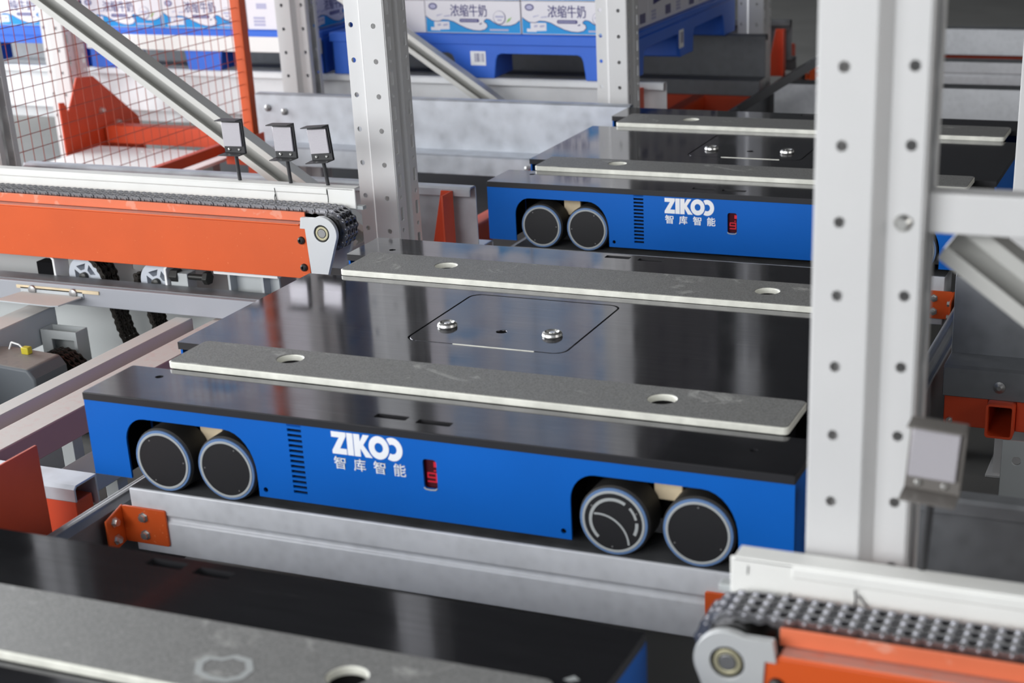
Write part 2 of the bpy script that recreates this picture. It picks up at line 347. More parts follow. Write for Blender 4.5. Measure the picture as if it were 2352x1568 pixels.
# ------------------------------------------------------------------ pallet shuttle
H = .1516; SW = 1.136; SDp = .967; ZB = .014
def arch(x0, x1, r, top, n=8):
    """points of a wheel arch open at the bottom, from x0 to x1"""
    p = [(x0, ZB)]
    for i in range(n + 1):
        a = math.radians(180 - 90 * i / n); p.append((x0 + r * .9 + r * .9 * math.cos(a), top - r + r * math.sin(a)))
    r2 = .052
    for i in range(n + 1):
        a = math.radians(90 - 90 * i / n); p.append((x1 - r2 + r2 * math.cos(a), top - r2 * 1.3 + r2 * 1.3 * math.sin(a)))
    p.append((x1, ZB)); return p
def make_shuttle():
    root = thing('pallet_shuttle', '', 'shuttle')
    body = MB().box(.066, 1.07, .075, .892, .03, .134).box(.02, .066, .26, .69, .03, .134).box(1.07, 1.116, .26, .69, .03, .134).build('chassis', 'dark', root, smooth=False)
    outer = [(0, ZB)] + arch(.070, .305, .042, .117) + arch(.817, 1.060, .042, .117) + [(SW, ZB), (SW, H - .0125), (0, H - .0125)]
    holes = [rrect(.589, .611, .064, .110, .005, 3), circ(.317, .026, .0042, 10), circ(.805, .026, .0042, 10)]
    for k in range(14):
        z = .0275 + k * .0083; holes.append([(.3665, z), (.3905, z), (.3905, z + .0047), (.3665, z + .0047)])
    MB().flat(outer, holes, .004, FR(.002)).build('front_panel', 'blue', root, smooth=False)
    MB().flat(outer, [], .004, FR(SDp - .002)).build('rear_panel', 'blue', root, smooth=False)
    for x in (.002, SW - .002):
        MB().flat([(.005, ZB), (SDp - .005, ZB), (SDp - .005, H - .0125), (.84, H - .0125), (.84, .08), (.68, .08), (.68, H - .0125), (.26, H - .0125), (.26, .08), (.125, .08), (.125, H - .0125), (.005, H - .0125)], [], .004, SD(x)).build('side_panel', 'blue', root)
    for a, b in ((.010, .064), (.312, .345), (.78, .812), (1.068, 1.126)): MB().box(a, b, .006, .072, .022, .136).build('arch_dark_block', 'dark', root, smooth=False)  # dark blocks added so the shade inside the arches is in the colour
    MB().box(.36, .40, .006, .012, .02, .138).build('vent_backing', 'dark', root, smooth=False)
    # top panels
    fl = MB().flat(rrect(0, SW, 0, .130, .004, 2), [rrect(.495, .548, .033, .049, .002, 2), rrect(.566, .621, .029, .045, .002, 2), circ(.077, .094, .007, 10), circ(1.06, .07, .006, 10)], .0125, UP(H - .00625)).build('front_lid', 'lid', root, smooth=False)
    hx0, hx1, hy0, hy1 = .370, .656, .374, .646
    MB().flat([(0, .254), (SW, .254), (SW, .690), (0, .690)], [rrect(hx0 - .002, hx1 + .002, hy0 - .002, hy1 + .002, .022, 5)], .0125, UP(H - .00625)).build('middle_lid', 'lid', root, smooth=False)
    MB().flat(rrect(0, SW, .832, SDp, .004, 2), [rrect(.512, .563, .938, .955, .002, 2), rrect(.581, .631, .934, .951, .002, 2), circ(.077, .885, .007, 10)], .0125, UP(H - .00625)).build('rear_lid', 'lid', root, smooth=False)
    for q in root.children:
        if q.name.split('.')[0] in ('front_lid', 'middle_lid', 'rear_lid'): dark_sides(q)
    for y in (.02, .925): MB().box(.48, .64, y, y + .03, .128, .1335).build('slot_dark_backing', 'dark', root, smooth=False)  # near-black sheet added below the slots, standing in for the shade inside
    g = MB()
    for k in range(9):
        x = .50 + random.random() * .11; g.box(x, x + .006 + random.random() * .01, .034, .034 + .006, H - .0165, H - .006)
    g.build('slot_debris', 'wood', root, smooth=False)['label'] = 'pale dirt caught in the lid slots'
    MB().box(0, SW, -.0012, .004, H - .0125, H - .0008).build('lid_trim', 'lid_edge', root, .0004)
    # access hatch
    hatch = MB().flat(rrect(hx0 + .0008, hx1 - .0008, hy0 + .0008, hy1 - .0008, .021, 5), [circ(.511, .456, .009, 14)], .011, UP(H - .0056)).build('access_hatch', 'lid', root, .0010)
    for x in (.409, .603):
        MB().lathe([(.0165, 0), (.0175, .002), (.0165, .006), (.0125, .0085), (.011, .0075), (.0095, .005), (.006, .005), (.005, .007)], (x, .457, H), 'z', 28).build('lock', 'chrome', hatch)
    MB().box(hx0 + .09, hx1 - .05, hy0 - .0022, hy0 - .0010, H - .004, H + .0012).build('hatch_bright_edge', 'zinc_edge', root, smooth=False)['label'] = 'pale strip on the front edge of the hatch'  # pale strip along part of the hatch front
    # lifting plates
    for (y0, y1) in ((.136, .247), (.695, .825)):
        hs = [circ(.253, (y0 + y1) / 2 + .012, .0215, 24), circ(.886, (y0 + y1) / 2 + .005, .0215, 24)]
        lp = MB().flat(rrect(.064, 1.090, y0, y1, .008, 3), hs, .011, UP(H + .0045)).build('lifting_plate', 'zinc_edge', root, .0014)
        MB().flat(rrect(.0655, 1.0885, y0 + .002, y1 - .001, .008, 3), [circ(h[0][0] - .0215, h[0][1], .0225, 24) for h in hs], .0012, UP(H + .0106)).build('pad', 'pad', lp, .0004)
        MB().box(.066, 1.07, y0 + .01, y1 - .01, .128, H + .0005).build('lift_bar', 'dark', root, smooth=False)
    # wheels
    for yy, s in ((0, 1), (SDp, -1)):
        for x in (.137, .252, .882, 1.004):
            R = .0525; P = lambda h: yy + s * h
            w = MB().lathe([(R - .004, 0), (R, .004), (R, .05), (R - .004, .054)] if s > 0 else [(R - .004, -.054), (R, -.05), (R, -.004), (R - .004, 0)], (x, yy - .002 * s, R), 'y', 40).build('wheel', 'tyre', root)
            if s > 0:
                MB().ring((x, -.0035, R), 'y', .0455, .0498, .004, 44).build('tyre_edge', 'blue_edge', w, .0005)
                MB().ring((x, -.0046, R), 'y', .0425, .0462, .004, 44).build('rim_ring', 'ring', w, .0005)
                MB().lathe([(.0432, 0), (.0425, -.002), (.002, -.0022)], (x, -.0020, R), 'y', 40).build('hub_cap', 'hub', w)
                for k in range(3):
                    a = .9 + k * 2.09 + x * 9; MB().cyl((x + .038 * math.cos(a), -.0046, R + .038 * math.sin(a)), 'y', .0014, .001, 6).build('cap_screw', 'steel', w)
    for x in (.194, .943):
        MB().box(x - .02, x + .022, .05, .07, .07, .118).build('axle_block', 'wood', root, .002)
    # display window
    d = MB().box(.5885, .6115, .007, .010, .0635, .1105).build('display', 'red_dim', root, smooth=False)
    seg = MB()
    for (cz, on) in ((.0795, 'abcdfg'),):
        sx, sz = .0075, .0065
        S = {'a': (-sx, sx, sz - .001, sz + .001), 'd': (-sx, sx, -sz - .001, -sz + .001), 'g': (-sx, sx, -.001, .001), 'f': (-sx, -sx + .002, 0, sz), 'b': (sx - .002, sx, 0, sz), 'c': (sx - .002, sx, -sz, 0), 'e': (-sx, -sx + .002, -sz, 0)}
        for q in on: a = S[q]; seg.box(.6 + a[0], .6 + a[1], .0058, .0066, cz + a[2], cz + a[3])
    seg.build('display_digit', 'red_led', d, smooth=False)['label'] = 'glowing red digit'
    MB().box(.6035, .609, .0058, .0066, .096, .104).box(.6035, .6065, .0058, .0066, .0895, .0915).build('display_digit', 'red_led', d, smooth=False)
    MB().tube([(.5895, -.0008, .066), (.592, -.0008, .0633), (.600, -.0008, .0625), (.608, -.0008, .0633), (.6105, -.0008, .066)], .0012, 6).build('display_rim', 'ring', d)
    # lettering: five logo letters and four characters
    lx, lz, ux, uz = .4415, .1010, .0317, .0350
    def letter(outer, holes=()):
        MB().flat([(lx + a * ux, lz + b * uz) for a, b in outer], [[(lx + a * ux, lz + b * uz) for a, b in h] for h in holes], .0004, FR(-.0002)).build('logo_letter', 'white', root, smooth=False)
    letter([(0, 1), (0, .75), (.40, .75), (0, .15), (0, 0), (.77, 0), (.77, .26), (.42, .26), (.77, .84), (.77, 1)])
    letter([(.81, 0), (1.13, 0), (1.13, 1), (.81, 1)])
    letter([(1.17, 0), (1.49, 0), (1.49, .38), (1.74, 0), (2.10, 0), (1.66, .54), (2.00, 1), (1.68, 1), (1.49, .68), (1.49, 1), (1.17, 1)])
    letter(circ(2.46, .5, .52, 40), [circ(2.46, .5, .22, 28)])
    cx = 3.16; o = []; i2 = []
    for k in range(25):
        a = math.radians(121 - k * 242 / 24); o.append((cx + .52 * math.cos(a), .5 + .52 * math.sin(a)))
        a2 = math.radians(124 - k * 248 / 24); i2.append((cx + .22 * math.cos(a2), .5 + .22 * math.sin(a2)))
    cut = []
    letter(o + i2[::-1])
    for k, ch in enumerate('智库智能'):
        vs, fs = text2d(ch, .02); x0 = .4425 + k * .0330
        vs = fit(vs, x0, x0 + .0190, .0775, .0965)
        cm = MB().add([(a, -.0003 + w, b) for a, b, w in vs], fs)
        for dx, dz in ((.0007, 0), (0, .0006), (.0007, .0006)): cm.add([(a + dx, -.00025 + w, b + dz) for a, b, w in vs], fs)
        cm.build('character', 'white', root, smooth=False)
    return root
shA = make_shuttle()
tag(shA, 'blue pallet shuttle with all four front wheels in view on the ribbed rail', 'shuttle', 'pallet shuttles in the aisle')
shB = copy_tree(shA); shB.location = (.002, 1.499, 0)
tag(shB, 'blue pallet shuttle parked beyond the perforated post, hind neighbour of the four-wheeled one', 'shuttle', 'pallet shuttles in the aisle')
shC = copy_tree(shA); shC.location = (-.044, -1.424, 0)
tag(shC, 'dark-topped pallet shuttle in front of the ribbed rail, only its rear top showing', 'shuttle', 'pallet shuttles in the aisle')

# wear that only these shuttles carry
def arc_band(cx, cz, r, w, a0, a1, n=20):
    A = [math.radians(a0 + (a1 - a0) * i / n) for i in range(n + 1)]
    return [(cx + (r + w / 2) * math.cos(a), cz + (r + w / 2) * math.sin(a)) for a in A] + [(cx + (r - w / 2) * math.cos(a), cz + (r - w / 2) * math.sin(a)) for a in A[::-1]]
w3 = sorted((c for c in shA.children if c.name.split('.')[0] == 'wheel'), key=lambda c: c.name)[2]
for q in ((.882, .0525, .0338, .0045, 228, 58), (.882, .0525, .0340, .0035, 44, 12), (.882, .0525, .0345, .0045, 4, -28), (.860, .0185, .0440, .0028, 98, 2)):
    MB().flat(arc_band(*q), [], .0003, FR(-.00445)).build('scuff_mark', 'ring', w3, smooth=False)['label'] = 'pale scuffed arc on the wheel cap'
blot = [(.732, .721), (.721, .741), (.725, .754), (.743, .756), (.754, .766), (.775, .763), (.789, .744), (.788, .726), (.775, .715), (.755, .713)]
MB().flat(blot, [[(.757 + (a - .757) * .74, .739 + (b - .739) * .74) for a, b in blot]], .0004, UP(H + .0114)).build('stain_ring', 'ring', shC, smooth=False)['label'] = 'pale dried stain on the pad'
MB().flat([(1.090, .846), (1.098, .844), (1.106, .850), (1.098, .856)], [], .0004, UP(H + .0002)).build('chip_mark', 'ring', shC, smooth=False)

# ------------------------------------------------------------------ aisle rails
LANE = 1.4665
XL, XR = .067, 1.078
def cross_rail(y0, far, label, zt=0):
    """ribbed galvanised box rail across the aisle; profile in (y, z)"""
    f = [(0, 0), (.098, 0), (.098, -.107), (0, -.107), (0, -.052), (.004, -.048), (.004, -.043), (0, -.039)]
    if far: f = [(.098 - a, b) for a, b in f]
    t = thing('aisle_cross_rail', label, 'rail', (0, y0, zt), 'cross rails of the aisle')
    MB().prism(f, 'x', XL, XR).build('rail_box', 'rail', t, .0018)
    MB().box(XL, XR, .004, .094, -.0006, .0008).build('running_strip', 'galv_dull_shaded', t, smooth=False)
    return t
def bracket(x, y, z, mir, label):
    """orange angle bracket: plate bolted to the cross rail, flange on the aisle rail"""
    s = -1 if mir else 1
    t = thing('angle_bracket', label, 'bracket', (x, y, z), 'orange angle brackets of the aisle rails')
    MB().flat(rrect(min(0, s * .082), max(0, s * .082), -.062, 0, .003, 2), [], .004, FR(-.002)).build('face_plate', 'orange', t, .001)
    MB().flat([(0, 0), (-.045, -.012), (-.045, -.07), (0, -.062)], [], .004, SD(-.002 * s)).build('flange', 'orange', t, .001)
    for zz in (-.016, -.046):
        b = MB().lathe([(.009, 0), (.009, -.0015), (.0062, -.0016), (.0062, -.007), (.003, -.0075)], (s * .040, -.004, zz), 'y', 6).build('bolt', 'chrome', t)
        MB().lathe([(.009, 0), (.009, .0015 * s), (.0062, .0016 * s), (.0062, .007 * s)], (s * .0005, -.026, zz - .004), 'x', 6).build('bolt', 'chrome', t)
    return t
nm = ['front of the four-wheeled shuttle', 'under the shuttle beyond the perforated post', 'next behind the parked second shuttle', 'farthest along the aisle']
for k in range(4):
    y = k * LANE + (.03 if k == 1 else 0)
    cross_rail(y - .008, False, ['ribbed galvanised rail carrying the front wheels of the four-wheeled shuttle', 'galvanised cross rail under the front wheels of the second shuttle', 'galvanised cross rail of the empty bay behind the second shuttle, its near side', 'galvanised cross rail of the last empty bay, its near side'][k])
    cross_rail(y + .877, True, ['galvanised cross rail hidden under the rear wheels of the four-wheeled shuttle', 'galvanised cross rail under the rear wheels of the second shuttle', 'galvanised cross rail of the empty bay behind the second shuttle, its far side', 'galvanised cross rail of the last empty bay, its far side'][k])
    bracket(.05, y - .008, -.030, False, ['orange angle bracket with four bolts at left end of the ribbed front rail', 'orange angle bracket at the post end of the second rail', 'orange angle bracket on the bay rail behind the second shuttle, carton side', 'orange angle bracket on the last bay rail, carton side'][k])
    bracket(1.098, y - .008, -.030, True, ['orange angle bracket above the dark shuttle beside the blurred sprocket', 'orange angle bracket beside the square tube opening', 'orange angle bracket on the bay rail behind the second shuttle, open side', 'orange angle bracket on the last bay rail, open side'][k])
def aisle_rail(x, s, label):
    t = thing('aisle_long_rail', label, 'rail', (x, 0, 0), 'long rails of the aisle')
    prof = [(0, -.20), (0, -.040), (-.008 * s, -.030), (-.020 * s, -.030), (-.028 * s, -.038), (-.040 * s, -.038), (-.040 * s, -.20)]
    pts = prof
    MB().prism(pts, 'y', -1.9, 6.2).build('rail_body', 'galv_dull_shaded', t, .003)
    for y in (-1.0, 1.3, 3.6, 5.8):
        MB().box(-.035 if s > 0 else .005, -.005 if s > 0 else .035, y, y + .06, FZ, -.2).build('foot', 'panel_grey', t, .002)
    return t
aisle_rail(.035, 1, 'long galvanised aisle rail running past the orange angle bracket')
aisle_rail(1.113, -1, 'long galvanised aisle rail on the square tube side')

# ------------------------------------------------------------------ lane rails (pallets ride on the top lip, shuttles on the ledge)
def lane_rail(x0, x1, y, s, label, mat='galv', ends=True):
    """s=+1: web with the ledge towards -y (far rail); s=-1 mirrored. y = web plane"""
    t = thing('lane_rail', label, 'rail', (0, y, 0), 'storage lane rails')
    prof = [(-.078, -.058), (-.078, -.004), (-.070, 0), (0, 0), (0, .145), (.006, .150), (.030, .150), (.034, .145), (.034, .128)]
    prof = [(a * s, b) for a, b in prof]
    MB().sheet(prof, -.0035 * s, 'x', x0, x1).build('rail_profile', mat, t, .0012)
    return t
def rail_bolt(parent, pts, s=1):
    for (x, yy, z) in pts: MB().lathe([(.011, 0), (.011, -.0015), (.008, -.003), (.004, -.006)], (x, yy, z), 'y', 14).build('bolt', 'steel', parent)
L2 = 1.499; L3 = 2.955; L4 = 4.42
lane_rail(-1.30, -.010, L2 - .034, -1, 'galvanised lane rail behind the white guard and reflectors')
r = lane_rail(-1.27, -.005, L2 + 1.000, 1, 'broad pale galvanised lane rail behind the tall perforated post')
rail_bolt(r, [(-1.225, -.004, .105), (-1.165, -.004, .095), (-.30, -.08, -.03)])
lane_rail(-4.2, -.035, L3 - .034, -1, 'galvanised lane rail under the near edge of both blue pallets', 'galv_lit')
lane_rail(-4.2, -.005, L3 + .995, 1, 'galvanised lane rail under the far edge of the blue pallets', 'galv_dull_shaded')
lane_rail(-3.0, -.02, L4 - .034, -1, 'galvanised lane rail of the empty far lane', 'galv_dull_shaded')
r = lane_rail(1.175, 2.6, 1.000, 1, 'dark galvanised lane rail above the orange square tube', 'galv_dull_shaded')
rail_bolt(r, [(1.276, -.079, -.033), (1.62, -.079, -.033)])
lane_rail(1.175, 2.6, .025, -1, 'dull galvanised lane rail below the large reflector', 'galv_dull_shaded')
lane_rail(1.18, 2.6, L2 - .034, -1, 'galvanised lane rail opening off the second shuttle, near side', 'galv_dull_shaded')
lane_rail(1.18, 2.6, L2 + 1.0, 1, 'galvanised lane rail opening off the second shuttle, far side', 'galv_dull_shaded')
lane_rail(1.18, 2.6, L3 - .034, -1, 'galvanised lane rail opposite the cartons, near side', 'galv_dull_shaded')
lane_rail(1.18, 2.6, L3 + .995, 1, 'galvanised lane rail opposite the cartons, far side', 'galv_dull_shaded')

# ------------------------------------------------------------------ rack uprights with real punched holes
def make_upright(name, s, phase, z0=FZ, z1=1.7):
    """s=+1: slotted face looks towards +x. Origin on the slotted face, centre of the section."""
    sec = [(.100, -.018), (.100, -.034), (.066, -.034), (.054, -.050), (0, -.050), (0, -.014), (.012, -.009), (.012, .009), (0, .014), (0, .050), (.054, .050), (.066, .034), (.100, .034), (.100, .018)]
    mb = MB(); n = int((z1 - z0) / .075)
    zs = [phase + .075 * k for k in range(-8, 36)]; zs = [z for z in zs if z0 + .03 < z < z1 - .03]
    for i in range(len(sec) - 1):
        p = Vector(sec[i]); q = Vector(sec[i + 1]); L = (q - p).length; d = (q - p) / L; nrm = Vector((-d.y, d.x))
        hs = []
        if i in (1, 11): hs = [circ(L * (.36 if i == 1 else .64), z, .0058, 10) for z in zs]
        if i in (3, 9): hs = [circ(L * (.56 if i == 3 else .44), z, .0058, 10) for z in zs]
        if i in (4, 8):
            c = L * (.40 if i == 4 else .62)
            hs = [rrect(c - .0068, c + .0068, z + .0375 - .0155, z + .0375 + .0155, .003, 2) for z in zs] + [circ(c, z, .0052, 8) for z in zs]
        def place(u, v, w, p=p, d=d, nrm=nrm):
            a = p + d * u + nrm * (w + .0014); return (-s * a.x, a.y, v)
        mb.flat([(-.0006, z0), (L + .0006, z0), (L + .0006, z1), (-.0006, z1)], hs, .0028, place)
    return mb
UPR = {}
def upright(x, y, s, phase, label):
    key = (s, round(phase, 3))
    if key not in UPR:
        t = thing('rack_upright', label, 'upright', (x, y, 0), 'perforated rack uprights')
        make_upright('p', s, phase).build('perforated_profile', 'post', t)
        MB().box(min(-s * .115, s * .015), max(-s * .115, s * .015), -.065, .065, FZ, FZ + .006).build('base_plate', 'post', t, .001)
        UPR[key] = t
    else:
        t = copy_tree(UPR[key]); t.location = (x, y, 0); tag(t, label, 'upright', 'perforated rack uprights')
    return t
upright(-.100, 1.294, 1, .013, 'tall pale perforated upright behind the four-wheeled shuttle beside the white guard end')
upright(-.090, 2.764, 1, .013, 'pale perforated upright in front of the right blue pallet, beside the second shuttle')
upright(-.062, 4.168, 1, .013, 'grey perforated upright at the far end of the right blue pallet')
upright(-1.318, 2.800, -1, .013, 'pale perforated upright between the two blue pallets')
upright(-1.318, 1.294, -1, .013, 'shadowed grey upright beside the orange mesh fence')
upright(-2.130, 2.725, 1, .013, 'white perforated upright seen through the orange mesh fence')
upright(1.2385, -.294, -1, .055, 'large blurred pale upright in front of the shuttles, beside the large reflector')
upright(1.2385, 1.294, -1, .055, 'pale upright behind the diagonal brace on the square tube side')

# ------------------------------------------------------------------ frame braces
def brace(a, b, label, w=.04, name='diagonal_brace'):
    """lipped channel brace, open towards the viewer"""
    a, b = Vector(a), Vector(b); d = (b - a); L = d.length
    t = thing(name, label, 'brace', a, 'frame braces')
    h = w / 2
    m = MB().sheet([(-.017, h - .013), (-.017, h), (.017, h), (.017, -h), (-.017, -h), (-.017, -h + .013)], .0022, 'x', 0, L).build('channel', 'brace', t, .001)
    m.rotation_euler = (0, -math.atan2(d.z, d.x), math.atan2(d.y, math.hypot(d.x, 0)) if abs(d.y) > 1e-6 else 0)
    if d.x < 0: m.rotation_euler = (0, math.atan2(d.z, -d.x), math.pi)
    return t
brace((-1.19, 1.300, .694), (-.225, 1.300, .059), 'long diagonal brace crossing the orange mesh fence behind the reflectors', .052)
brace((-1.19, 2.790, .493), (-.335, 2.790, -.063), 'diagonal brace in front of the barcode-labelled blue pallet', .046)
hb = thing('horizontal_brace', 'pale horizontal brace bolted to the large blurred upright', 'brace', (1.33, -.294, .585), 'frame braces')
MB().box(.012, 1.1, -.016, .016, -.020, .020).build('channel', 'post', hb, .002)
b = MB().lathe([(.009, 0), (.009, -.004), (.005, -.008)], (-.0085, -.034, -.006), 'y', 16).build('bolt', 'chrome', hb)
brace((1.362, -.255, .551), (2.35, -.255, -.165), 'pale diagonal brace under the horizontal brace of the blurred upright', .046)
bb = MB().bar((.06, 3.4, -.018), (.42, 3.4, .205), .026, .026).build('diagonal_brace', 'refl_frame')
tag(bb, 'dark diagonal tie bar behind the second shuttle, lying across the bays', 'brace', 'frame braces')

# ------------------------------------------------------------------ orange gussets and support beams
def gusset(x, y, z0, z1, w0, w1, label, ydepth=.05, mat='orange_red'):
    t = thing('rail_gusset', label, 'bracket', (x, y, 0), 'orange rail gussets')
    MB().prism([(0, z0), (w0, z0), (w0, z1), (w0 - w1, z1)], 'y', 0, .004).build('gusset_plate', mat, t, .001)
    MB().box(w0 - .004, w0, -ydepth, 0, z0, z1).build('flange', mat, t, .001)
    return t
gusset(-.128, 1.425, -.06, .142, .075, .030, 'orange gusset at the end of the lane rail beside the tall perforated upright')
gusset(-.16, 2.885, -.06, .135, .06, .025, 'small orange gusset right of the upright by the right blue pallet')
gz = thing('rail_gusset', 'dark orange gusset seen through the mesh fence beside the white upright', 'bracket', (-1.96, 0, 0), 'orange rail gussets')
MB().flat([(2.39, FZ), (2.395, .115), (2.42, .112), (2.435, .078), (2.50, .180), (2.585, .172), (2.80, .0), (2.86, FZ)], [], .006, SD(0)).build('gusset_plate', 'orange_red', gz, .001)
for q in ((2.60, .055), (2.68, .0)): MB().lathe([(.012, 0), (.012, .004), (.008, .014)], (.003, q[0], q[1]), 'x', 6).build('bolt', 'chrome', gz)
gusset(-.105, 4.33, -.06, .12, .075, .04, 'orange gusset on the empty far lane rail', .03)
def support(name, x0, x1, y0, y1, z0, z1, label, wall=.004, axis='y'):
    t = thing(name, label, 'beam', (x0, y0, 0), 'orange support beams')
    a, b = x1 - x0, y1 - y0
    if axis == 'y':
        MB().flat(rrect(0, a, z0, z1, .006, 3), [rrect(wall, a - wall, z0 + wall, z1 - wall, .004, 3)], b, lambda u, v, w: (u, b / 2 + w, v)).build('square_tube', 'orange_red', t, .0006)
    else:
        MB().box(0, a, 0, b, z0, z1).build('beam_body', 'orange_red', t, .002)
    return t
support('support_tube', 1.257, 1.307, .905, 1.235, -.125, -.0605, 'orange square tube with open end under the dark lane rail')
sp = thing('support_plate', 'orange plate beam either side of the open square tube', 'beam', (0, .930, 0), 'orange support beams')
MB().box(1.178, 1.2565, 0, .012, -.118, -.0595).build('plate_end', 'orange_red', sp, .0015)
MB().box(1.3075, 2.6, 0, .012, -.118, -.0595).build('plate_run', 'orange_red', sp, .0015)
MB().lathe([(.006, 0), (.006, -.006), (.003, -.0062), (.003, -.022)], (1.190, 0, -.106), 'y', 6).build('bolt', 'chrome', sp)
support('support_tube', -.265, -.215, 1.36, 5.2, -.125, -.0605, 'orange square tube below the lanes beside the tall upright')
support('support_beam', -.5, -.035, L3 + .92, L3 + .97, -.16, -.06, 'orange beam below the far lane rail of the right pallet', axis='x')
support('support_beam', .42, .95, 4.05, 4.10, -.24, -.11, 'orange cross beam between the empty bays', axis='x')
support('support_beam', .12, .95, 5.35, 5.40, -.16, -.02, 'orange cross beam far along the aisle', axis='x')
leg = thing('support_stand', 'grey steel leg with base flange under the orange square tube', 'leg', (1.290, .905, 0))
MB().flat([(0, FZ + .01), (.15, FZ + .01), (.15, -.126), (0, -.126)], [circ(.027, -.165, .008, 14)], .006, FR(.003)).build('web', 'panel_grey', leg, .001)
MB().box(-.02, .17, -.03, .05, FZ, FZ + .012).build('base_flange', 'panel_grey', leg, .001)

# ------------------------------------------------------------------ chain conveyors
PITCH = .015875
def link_mesh(outer):
    mb = MB(); p = PITCH; r = .0069
    prof = []
    for c, a0 in ((0, 90), (p, -90)):
        for i in range(7):
            a = math.radians(a0 + 180 * i / 6); prof.append((c + r * math.cos(a), r * math.sin(a)))
        mid = p / 2
        prof.append((mid, -r * .72) if c == 0 else (mid, r * .72))
    ys = [.003 + k * .0165 for k in range(3)]
    for y in ys:
        for d in ((-.0068, .0068) if outer else (-.0046, .0046)):
            mb.prism([(a, b) for a, b in prof], 'y', y + d - .0008, y + d + .0008)
        if not outer:
            for c in (0, p): mb.cyl((c, y - .0040, 0), 'y', .0050, .0080, 10)
    if outer:
        for c in (0, p): mb.cyl((c, ys[0] - .0095, 0), 'y', .0026, ys[2] - ys[0] + .019, 8)
    return mb
def shared(mb, name, mat):
    o = mb.build(name, mat); me = o.data; bpy.data.objects.remove(o); return me
LK = [shared(link_mesh(True), 'outer_link', 'chain'), shared(link_mesh(False), 'inner_link', 'chain')]
def put_links(path, parent, ymid, meshes=LK):
    """lay links end to end along a polyline of (x, z)"""
    P = [Vector(p) for p in path]; segs = [(P[i], P[i + 1], (P[i + 1] - P[i]).length) for i in range(len(P) - 1)]
    tot = sum(s[2] for s in segs); n = int(tot / PITCH)
    def at(d):
        for a, b, L in segs:
            if d <= L: return a + (b - a) * (d / L)
            d -= L
        return segs[-1][1]
    for k in range(n):
        a, b = at(k * PITCH), at((k + 1) * PITCH)
        o = bpy.data.objects.new('chain_link', meshes[k % 2]); COL.objects.link(o); o.parent = parent
        o.location = (a.x, ymid, a.y); o.rotation_euler = (0, -math.atan2(b.y - a.y, b.x - a.x), 0)
def chain_conveyor(xend, dirn, y, length, label, detail):
    """dirn=+1: beam comes from -x and ends at xend (sprocket side +x)"""
    t = thing('chain_conveyor', label, 'conveyor', (xend, y, 0), 'chain conveyors'); s = dirn
    X = lambda a, b: (min(a * s, b * s), max(a * s, b * s))
    x0, x1 = X(-length, -.038)
    MB().box(x0, x1, 0, .004, .048, .163).build('side_plate', 'orange', t, .001)
    MB().box(*X(-length, -.055), -.001, .082, .1635, .167).build('side_ledge', 'orange_dust', t, .001)
    MB().box(*X(-length, -.050), .018, .022, .1685, .188).build('chain_guide', 'guide', t, .001)
    MB().box(*X(-length, -.050), .024, .076, .167, .181).build('chain_bed', 'dark', t)
    MB().box(*X(-length, -.038), .080, .084, .048, .186).build('side_plate', 'orange', t, .001)
    c = (0, .150)
    # end plates with a round head and a tapered foot
    head = []
    for i in range(15):
        a = math.radians(118 - i * (118 + 26) / 14); head.append((s * .036 * math.cos(a), c[1] + .036 * math.sin(a)))
    out = [(s * -.052, .158), (s * -.048, .182)] + head + [(s * .004, .053), (s * -.034, .053), (s * -.040, .158)]
    for yy in (.002, .080):
        ep = MB().flat(out, [circ(0, c[1], .0185, 26)], .010, FR(yy)).build('end_plate', 'end_plate', t, .0012)
        if yy < .05:
            MB().ring((0, yy - .002, c[1]), 'y', .0155, .0182, .006, 32).build('bearing_seat', 'blk_bolt', ep, .0004)
            MB().ring((0, yy - .004, c[1]), 'y', .0100, .0150, .005, 32).build('bearing_ring', 'brass', ep, .0008)
            MB().cyl((0, yy - .0045, c[1]), 'y', .0092, .012, 26).build('shaft', 'steel', ep, .0008)
    MB().ring((0, .018, c[1]), 'y', .012, .033, .056, 28).build('sprocket', 'blk_bolt', t)
    for z in (.132, .073):
        bt = MB().lathe([(.0085, 0), (.0085, -.002), (.0075, -.005), (.0045, -.007), (.0035, -.007), (.0035, -.003)], (s * -.052, 0, z), 'y', 22).build('bolt', 'blk_bolt', t)
    # chain over the bed and round the sprocket
    top = c[1] + .0395; path = [(s * -length, top), (0, top)]
    for i in range(1, 13):
        a = math.radians(90 - i * 15); path.append((s * .0395 * math.cos(a), c[1] + .0395 * math.sin(a)))
    path.append((s * -.10, c[1] - .0395))
    if s < 0: pass
    put_links(path, t, .032)
    return t
convL = chain_conveyor(-.136, 1, .972, 1.45, 'orange chain conveyor beam below the white guard with three reflectors', True)
convR = chain_conveyor(1.192, -1, -.488, 1.2, 'blurred orange chain conveyor beam below the marked white guard and large upright', False)

